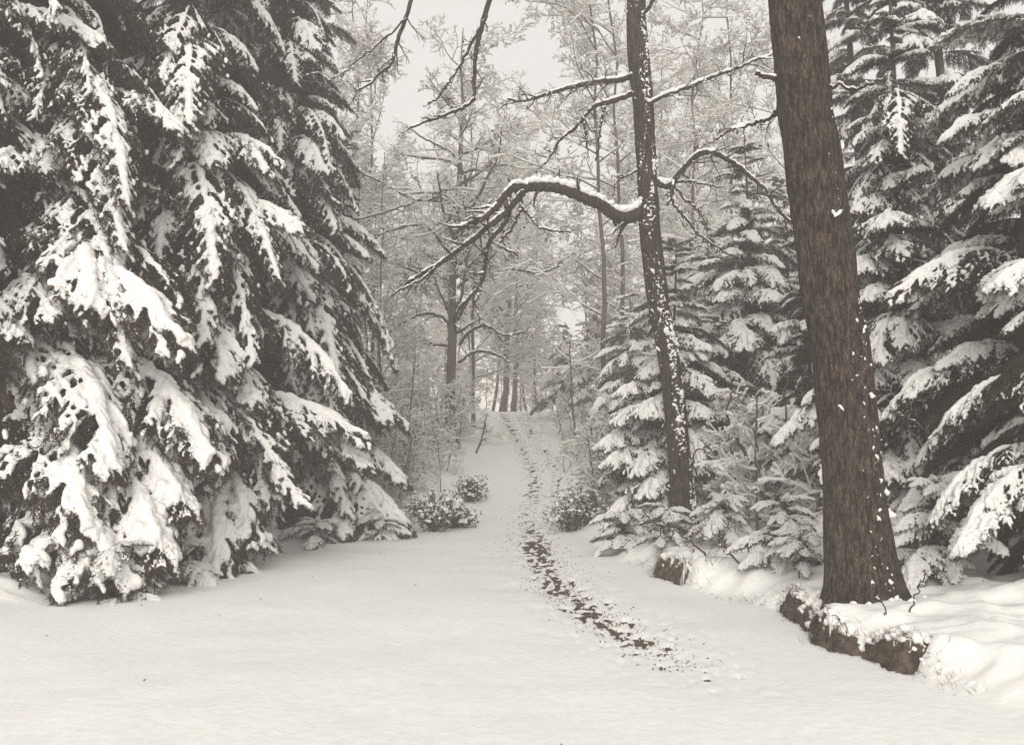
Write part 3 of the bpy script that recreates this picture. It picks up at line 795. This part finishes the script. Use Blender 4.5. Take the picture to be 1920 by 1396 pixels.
def branch(tree, loc, pts, d, w0, w1, seed, twigs=14, tl=.45, snow=1.0, dvar=.5, mat=None, fine=4, dlast=None):
    """pts: traced pixels from the trunk outwards; w0,w1 pixel widths; becomes one branch with twigs and snow"""
    r = np.random.default_rng(seed)
    n = len(pts); dl = dlast if dlast is not None else d - dvar
    ds = np.linspace(d, dl, n)
    p3 = np.array([P(p[0], p[1], ds[i]) for i, p in enumerate(pts)]) - np.asarray(loc)
    C = catmull(p3, 6)
    k = len(C)
    C = C + norm(r.normal(0, 1, (k, 3))) * (.010 if w0 > 9 else .017)
    R = np.interp(np.linspace(0, 1, k), [0, 1], [w0, w1]) / F * d / 2 * (1 + r.normal(0, .06, k))
    A = Acc(); tubes(A, C, R, 9)
    S = Acc(); up = np.array([0, 0, 1.0])
    T = norm(np.gradient(C, axis=0)); flat = np.sqrt(np.clip(1 - T[:, 2] ** 2, .03, 1))
    sr = (R * .62 + .007) * flat * snow * (.75 + .5 * vnoise(np.arange(k) * .6, np.zeros(k), seed))
    tubes(S, C + up * (R * .88 + sr * .62)[:, None], np.maximum(sr, .002), 8, True, .85)
    if twigs:
        if mat is None and twigs > 4: twigs = int(twigs * 1.6)
        B1, RB = children(r, C[None], R[None], twigs, .15, 1.0, (.5, 1.2), (tl, .25, 0), 6, max(.004, R.mean() * .4), -.02, .22, .3)
        B2, RB2 = children(r, B1, RB, fine, .15, 1.0, (.5, 1.1), (.5, .3, 1), 4, .0045, 0, .2, .6)
        B3, RB3 = children(r, B2, RB2, 3, .2, 1.0, (.5, 1.1), (.5, .3, 1), 3, .0035, 0, .2, .8)
        tubes(A, B1, RB, 5, False); tubes(A, B2, RB2, 4, False); tubes(A, B3, RB3, 3, False)
        for Bx, Rx, h in ((B1, RB, .010), (B2, RB2, .008)):
            sl = np.abs(norm(Bx[:, -1] - Bx[:, 0])[:, 2]); kp = sl < .85
            Bx, Rx, sl = Bx[kp], Rx[kp], sl[kp]
            s_ = (Rx * .6 + h * .7) * (1.05 - sl)[:, None] * (.6 + .8 * r.random(Rx.shape)) * snow
            tubes(S, Bx + up * (Rx + s_ * .55)[..., None], np.maximum(s_, .002), 5, True)
        lf = Acc(); leaves(lf, r, B2, 14, .03)
    b_ = obj('branch', A.mesh('branch', mat or M_BARK2), tree)
    so = obj('snow', remesh(S, .0125 if d < 20 else .026, M_SNOW, 'snow', 1, .008), b_); so['kind'] = 'stuff'
    if twigs: obj('leaves', lf.mesh('leaves', M_LEAF, False), b_)
    return b_

# slim leaning oak
dO = 15.7
bo = P(1280, 988, dO); lo = (bo[0], bo[1], bo[2])
oak = thing('oak_tree', 'slim leaning oak with a long snow-topped branch arching over the path', 'tree', lo)
near_trunk(oak, lo, [(1186, -260, 27), (1190, -140, 30), (1193, 0, 36), (1197, 116, 42), (1206, 200, 39), (1212, 285, 39), (1214, 345, 38), (1219, 430, 41), (1233, 558, 42), (1246, 630, 41), (1256, 690, 41), (1265, 760, 42), (1270, 817, 42), (1276, 900, 44), (1281, 960, 48), (1284, 1004, 54)],
           dO, M_BARK2, 5, .009, 9000, sides=80, fleck_side=(.55, .75))
branch(oak, lo, [(1216, 384), (1204, 394), (1192, 402), (1180, 407), (1163, 408), (1145, 398), (1125, 384), (1100, 373), (1075, 362), (1045, 353), (1015, 350), (990, 352), (968, 358)], dO, 27, 16, 1, twigs=5, tl=.5, snow=1.25, dvar=.6)
branch(oak, lo, [(990, 354), (965, 352), (950, 362), (935, 382), (918, 400), (900, 412), (880, 420), (862, 428)], dO - .6, 17, 8, 2, twigs=8, tl=.6)
branch(oak, lo, [(980, 362), (958, 385), (945, 402), (915, 425), (885, 450), (855, 472), (828, 492), (800, 508), (778, 520), (758, 533)], dO - .65, 14, 5, 3, twigs=10, tl=.5, dvar=.7)
branch(oak, lo, [(828, 490), (800, 515), (770, 535), (735, 552)], dO - 1.1, 5, 3, 33, twigs=8, tl=.35)
branch(oak, lo, [(950, 385), (952, 400), (948, 415), (935, 432), (920, 450), (912, 475), (909, 505), (905, 525), (892, 545), (878, 560), (862, 578), (852, 600), (855, 625)], dO - .7, 11, 4, 4, twigs=10, tl=.35, dvar=.3)
branch(oak, lo, [(905, 522), (900, 545), (893, 565), (896, 590), (902, 612)], dO - .8, 5, 2.5, 34, twigs=4, tl=.2)
branch(oak, lo, [(976, 370), (978, 388), (972, 405), (962, 425), (945, 445), (935, 458), (950, 468), (972, 478)], dO - .6, 7, 3, 5, twigs=5, tl=.22)
branch(oak, lo, [(978, 388), (990, 400), (1000, 415), (1012, 428), (1040, 432), (1070, 435)], dO - .7, 5, 2.5, 6, twigs=5, tl=.25)
branch(oak, lo, [(1185, 142), (1165, 150), (1140, 152), (1110, 156), (1085, 160), (1055, 168), (1030, 175), (1005, 184), (980, 190), (950, 186)], dO, 11, 3, 7, twigs=12, tl=.45)
branch(oak, lo, [(1185, 176), (1162, 186), (1140, 192), (1122, 196), (1108, 205), (1095, 220), (1080, 238), (1065, 250), (1050, 262), (1040, 280), (1028, 300), (1020, 308)], dO - .2, 10, 3, 8, twigs=8, tl=.35)
branch(oak, lo, [(1135, 195), (1130, 215), (1127, 235), (1124, 260), (1118, 300)], dO - .4, 6, 3, 9, twigs=5, tl=.22)
branch(oak, lo, [(1094, 222), (1098, 245), (1100, 270), (1101, 295)], dO - .5, 6, 3, 10, twigs=4, tl=.22)
branch(oak, lo, [(1186, -200), (1110, -190), (1030, -150), (965, -90), (925, -20), (903, 50), (893, 95), (890, 120), (889, 155), (888, 185), (868, 202), (845, 212), (820, 222), (795, 230), (768, 240)], dO, 13, 3, 11, twigs=8, tl=.35, dvar=1.2)
branch(oak, lo, [(912, 30), (890, 72), (868, 112), (852, 138), (838, 160), (820, 182), (803, 196)], dO - .8, 6.5, 3, 12, twigs=6, tl=.3)
branch(oak, lo, [(1186, -215), (1060, -230), (940, -200), (850, -120), (790, -40), (755, 50), (742, 90), (735, 118), (712, 138), (690, 160), (665, 172)], dO, 12, 3, 13, twigs=10, tl=.45, dvar=1.6)
branch(oak, lo, [(762, 35), (720, 75), (680, 105), (640, 140), (615, 150)], dO - 1.3, 4, 2, 14, twigs=14, tl=.5)
branch(oak, lo, [(1228, 338), (1245, 346), (1258, 343), (1270, 330), (1285, 312), (1300, 296), (1320, 286), (1345, 290), (1370, 302), (1392, 318), (1415, 338), (1430, 352), (1448, 378), (1465, 400), (1480, 415)], dO, 13, 5, 15, twigs=14, tl=.45, dvar=.8)
branch(oak, lo, [(1232, 342), (1250, 350), (1262, 345), (1256, 370), (1250, 385)], dO, 12, 5, 16, twigs=2, tl=.2)
branch(oak, lo, [(1256, 365), (1268, 390), (1280, 402), (1295, 420), (1310, 440), (1330, 455), (1355, 470), (1372, 480)], dO - .2, 6, 2.5, 17, twigs=8, tl=.3)
branch(oak, lo, [(1262, 345), (1290, 340), (1320, 345), (1350, 350)], dO - .1, 5, 2, 18, twigs=6, tl=.3)
branch(oak, lo, [(1268, 352), (1280, 370), (1300, 385), (1315, 405), (1325, 420)], dO - .1, 5, 2, 19, twigs=6, tl=.25)
branch(oak, lo, [(1215, 195), (1250, 178), (1290, 165), (1330, 148), (1370, 132), (1410, 116), (1450, 100)], dO - .3, 7, 3, 20, twigs=12, tl=.45, snow=1.5)
branch(oak, lo, [(1210, 20), (1250, -30), (1290, -80), (1330, -130)], dO, 8, 4, 21, twigs=10, tl=.6, dvar=-.5)
branch(oak, lo, [(1190, -20), (1140, -70), (1090, -120)], dO, 12, 5, 22, twigs=10, tl=.6)
branch(oak, lo, [(1196, 318), (1170, 332), (1150, 345)], dO, 4, 2, 23, twigs=5, tl=.25)
# dark stub beside its foot
bs = P(1297, 990, 16.1)
st = thing('tree_stump', 'dark rotten stem leaning against the foot of the slim oak', 'stump', tuple(bs))
A = Acc(); hh = np.linspace(0, 1, 22)
tubes(A, np.stack([-.11 * hh + .01 * np.sin(hh * 20), 0 * hh, hh * 1.15 - .1], -1), (.105 - .07 * hh ** .8) * (1 + .12 * np.sin(hh * 23)), 14)
obj('trunk', A.mesh('trunk', M_SOIL), st)

# broad leaning trunk
dT = 8.6
bt = P(1618, 1122, dT); lt = (bt[0], bt[1], bt[2])
big = thing('broad_tree', 'broad leaning tree trunk with rough bark at the right, on the bank', 'tree', lt)
near_trunk(big, lt, [(1478, -190, 92), (1490, -40, 98), (1504, 120, 103), (1513, 210, 104), (1525, 285, 104), (1541, 430, 106), (1556, 558, 105), (1575, 652, 107), (1594, 817, 110), (1605, 948, 116), (1613, 1050, 124), (1619, 1110, 134), (1623, 1160, 150)],
           dT, M_BARK, 9, .013, 1200, sides=180, fleck_side=(.75, .6))
branch(big, lt, [(1460, 205), (1448, 218), (1425, 228), (1400, 235), (1372, 242), (1340, 262)], dT + .1, 8, 3, 41, twigs=8, tl=.22, dvar=-.4)
branch(big, lt, [(1455, 150), (1430, 142), (1418, 138)], dT, 9, 7, 42, twigs=0, dvar=-.1)
branch(big, lt, [(1555, 165), (1575, 160), (1600, 166), (1625, 160), (1655, 150)], dT - .1, 6, 3, 43, twigs=6, tl=.2, dvar=.3)
branch(big, lt, [(1520, -60), (1580, -100), (1660, -140)], dT, 22, 10, 45, twigs=8, tl=.4)

# traced limbs of the broad-stemmed tree before the crest
lm = tuple(midtree.location)
for i, (pts, w0, w1, tw) in enumerate([
        ([(858, 470), (850, 440), (842, 410), (870, 365), (872, 335), (862, 310), (845, 285), (800, 262), (765, 240)], 8, 2.5, 16),
        ([(856, 460), (895, 400), (860, 385), (815, 376), (775, 374), (730, 350), (680, 325), (640, 300)], 7, 2.5, 20),
        ([(855, 430), (850, 390), (830, 374), (800, 372), (740, 392), (670, 412)], 6, 2.5, 16),
        ([(853, 490), (838, 470), (800, 425), (760, 425), (700, 442)], 6, 2.5, 16),
        ([(853, 640), (835, 600), (800, 588), (765, 600), (730, 622)], 6, 2.5, 16),
        ([(862, 645), (885, 618), (915, 612), (945, 628), (985, 622)], 6, 2.5, 16),
        ([(858, 540), (880, 522), (920, 508), (960, 505), (1010, 512), (1050, 498)], 6, 2.5, 16),
        ([(853, 545), (830, 520), (800, 512), (765, 530), (725, 545)], 6, 2.5, 16),
        ([(860, 420), (890, 380), (915, 330), (935, 290), (940, 240)], 7, 2.5, 14),
        ([(858, 600), (880, 560), (900, 535), (905, 500), (935, 470)], 6, 2.5, 12),
        ([(860, 680), (890, 660), (925, 662), (955, 680)], 5, 2.5, 10)]):
    branch(midtree, lm, pts, 30, w0, w1, 400 + i, int(tw / 1.6), .9, 1.3, 1.0 + .3 * (i % 3), M_BARK2, 4)
# thin saplings
def sapling(label, pts, d, w0, w1, seed, tw, tl, group=None):
    b0 = hit_ground(*pts[0]) if d is None else P(*pts[0], d)
    dd_ = b0[1]; t = thing('sapling', label, 'sapling', tuple(b0), group)
    branch(t, tuple(b0), pts, dd_, w0, w1, seed, tw, tl, .8, 0.1, M_TWIG)
sapling('thin straight sapling growing right of the path', [(1082, 862), (1077, 800), (1072, 740), (1070, 690), (1068, 640)], 27, 4, 2, 51, 14, .5)
sapling('thin upright sapling left of the path below the broad-stemmed tree', [(768, 850), (770, 780), (775, 700), (779, 660)], 25, 3, 1.5, 52, 12, .5)
sapling('thin bare sapling at the left edge of the path', [(893, 850), (905, 815), (913, 780)], 27, 4, 2, 53, 10, .3)
sapling('snow-lined bare sapling forking in front of the spruces between the two trunks', [(1400, 860), (1372, 800), (1364, 775), (1370, 740), (1385, 725)], 13.6, 6, 3, 54, 7, .3)
sapling('wiry bare sapling rising left of the broad trunk', [(1472, 790), (1472, 740), (1478, 705), (1470, 680), (1448, 655)], 13, 3.5, 2, 55, 6, .2)
sapling('snowy twig bush stem arching beside the slim oak', [(1330, 960), (1300, 860), (1320, 840), (1345, 830), (1375, 822)], 14.2, 4, 2, 56, 10, .35)
sapling('bare dark sapling reaching in beside the right edge', [(1760, 830), (1735, 805), (1705, 785), (1670, 765)], 9.5, 4, 2, 57, 8, .25)
sapling('bent bare twig standing in the snow at the lower right', [(1702, 1158), (1712, 1130), (1724, 1100), (1738, 1075)], None, 3.2, 2.4, 58, 0, .1)
sapling('short curved twig in the snow right of the broad trunk base', [(1658, 1165), (1657, 1140), (1650, 1125), (1640, 1115)], None, 3, 2, 59, 0, .1)
sapling('tiny bent twig sticking out above the cut bank', [(1590, 1190), (1580, 1168), (1562, 1150)], None, 2.2, 1.5, 60, 0, .1)
for i, (px, py) in enumerate([(1330, 1050), (1395, 1065), (1290, 1030)]):
    sapling(['spray of bare twigs in snow below the slim oak, middle one', 'spray of bare twigs in snow nearest the broad trunk', 'spray of bare twigs in snow closest to the slim oak foot'][i],
            [(px, py), (px - 30, py - 32), (px - 62, py - 52), (px - 85, py - 72)], None, 4, 2, 70 + i, 10, .3)

# ------------------------------------------------------------------ litter on the snow
r = np.random.default_rng(3)
A = Acc()
t_ = r.random(4200); yy = 7.0 + (40 - 7.0) * t_ ** .9
xx = rut_dist(np.zeros_like(yy), yy) * -1 + r.normal(0, 1, len(yy)) * np.interp(yy, [8, 14, 19, 24], [.17, .22, .20, .15]) + .62 * (r.random(len(yy)) < .4) * (yy > 18)
xx2 = r.uniform(-5, 5, 60) ; yy2 = 5 + 13 * r.random(60) ** .7; xx = np.concatenate([xx, xx2]); yy = np.concatenate([yy, yy2])
zz = ground_base(xx, yy) + np.maximum(snow_thick(xx, yy), 0)
n = len(xx); an = r.uniform(0, 6.28, n); s = r.uniform(.004, .012, n) * (1 + .03 * yy)
p = np.stack([xx, yy, zz + .003], -1)
da = np.stack([np.cos(an), np.sin(an), r.normal(0, .4, n)], -1) * s[:, None]; db = np.stack([-np.sin(an), np.cos(an), r.normal(.3, .4, n)], -1) * s[:, None] * .6
tp = p + np.array([0, 0, 1]) * s[:, None] * .6
V = np.stack([p - da, p - db, p + da, p + db, tp], 1)
o5 = (np.arange(n) * 5)[:, None, None]
A.add(V, None, (np.array([[0, 1, 4], [1, 2, 4], [2, 3, 4], [3, 0, 4]])[None] + o5).reshape(-1, 3))
g = obj('leaf_litter', A.mesh('leaf_litter', M_LEAF, False)); g['kind'] = 'stuff'; g['label'] = 'scattered dead leaves and crumbs of earth along the trodden path'

# clumps of snow and grass along the lip of the cut bank
r = np.random.default_rng(8)
S = Acc()
yy = np.concatenate([r.uniform(6.3, 10.0, 230), r.uniform(10.7, 12.6, 90)])
edge = -bank_side(np.zeros_like(yy), yy)[0]
off = np.abs(r.normal(0, .06, len(yy))) + .085
xx = edge + off
zb = ground_base(xx, yy) + r.uniform(-.01, .03, len(yy))
for cx_, cy_, rd_, m_ in ((lt[0], lt[1], .40, 60), (lo[0], lo[1], .27, 36)):
    an = r.uniform(0, 6.28, m_); rr_ = rd_ * r.uniform(.85, 1.25, m_)
    xx = np.concatenate([xx, cx_ + rr_ * np.cos(an)]); yy = np.concatenate([yy, cy_ + rr_ * np.sin(an)])
    zb = np.concatenate([zb, snow_z(cx_ + rr_ * np.cos(an), cy_ + rr_ * np.sin(an))])
k = 5; sz = r.lognormal(-3.85, .5, len(yy))
dv = norm(np.stack([r.normal(0, .5, len(yy)), r.normal(0, 1, len(yy)), r.normal(-.2, .3, len(yy))], -1)) * r.uniform(.8, 1.5, (len(yy), 1))
ss = np.linspace(-1, 1, k)
Q = np.stack([xx, yy, zb], -1)[:, None] + dv[:, None] * ss[None, :, None] * sz[:, None, None]
RQ = sz[:, None] * np.sqrt(np.clip(1.04 - ss ** 2, .02, 1))[None] * r.uniform(.7, 1, (len(yy), 1))
tubes(S, Q, RQ, 7, True, .75)
g = obj('snow_clumps', remesh(S, .012, M_GSNOW, 'snow_clumps', 2, .03)); g['kind'] = 'stuff'; g['label'] = 'lumps of snow hanging over the dark edge of the cut bank'
A = Acc(); n = 3200
yy = np.concatenate([r.uniform(6.2, 10.2, 2200), r.uniform(10.6, 12.9, 1000)])
xx = -bank_side(np.zeros_like(yy), yy)[0] + r.normal(.06, .07, n)
zb = ground_base(xx, yy) + .02
d3 = norm(np.stack([r.normal(-.5, .5, n), r.normal(-.1, .5, n), r.normal(.5, .5, n)], -1)); w3 = norm(np.cross(d3, r.normal(0, 1, (n, 3)))) * .0022
l3 = r.uniform(.03, .13, (n, 1)); p = np.stack([xx, yy, zb], -1)
A.add(np.stack([p - w3, p + w3, p + d3 * l3 + np.array([0, 0, -1]) * l3 ** 2], 1), None, np.arange(n * 3).reshape(-1, 3))
g = obj('dead_grass', A.mesh('dead_grass', M_LEAF, False)); g['kind'] = 'stuff'; g['label'] = 'wisps of dead grass along the edge of the cut bank'

# ------------------------------------------------------------------ haze
A = Acc()
x0, x1, y0, y1, z0, z1 = -260, 260, -25, 330, -1.5, 20.5
V = [(x, y, z) for x in (x0, x1) for y in (y0, y1) for z in (z0, z1)]
A.add(V, [(0, 1, 3, 2), (4, 6, 7, 5), (0, 4, 5, 1), (2, 3, 7, 6), (0, 2, 6, 4), (1, 5, 7, 3)])
M_HAZE = bpy.data.materials.new('haze'); M_HAZE.use_nodes = True
nt = M_HAZE.node_tree; nt.nodes.clear()
o_ = nt.nodes.new('ShaderNodeOutputMaterial'); v_ = nt.nodes.new('ShaderNodeVolumePrincipled')
v_.inputs['Color'].default_value = (.975, .95, .92, 1); v_.inputs['Density'].default_value = .0062; v_.inputs['Anisotropy'].default_value = 0
nt.links.new(v_.outputs[0], o_.inputs['Volume'])
hz = obj('haze', A.mesh('haze', M_HAZE, False)); hz['kind'] = 'stuff'; hz['label'] = 'pale winter mist thickening between the far trees'
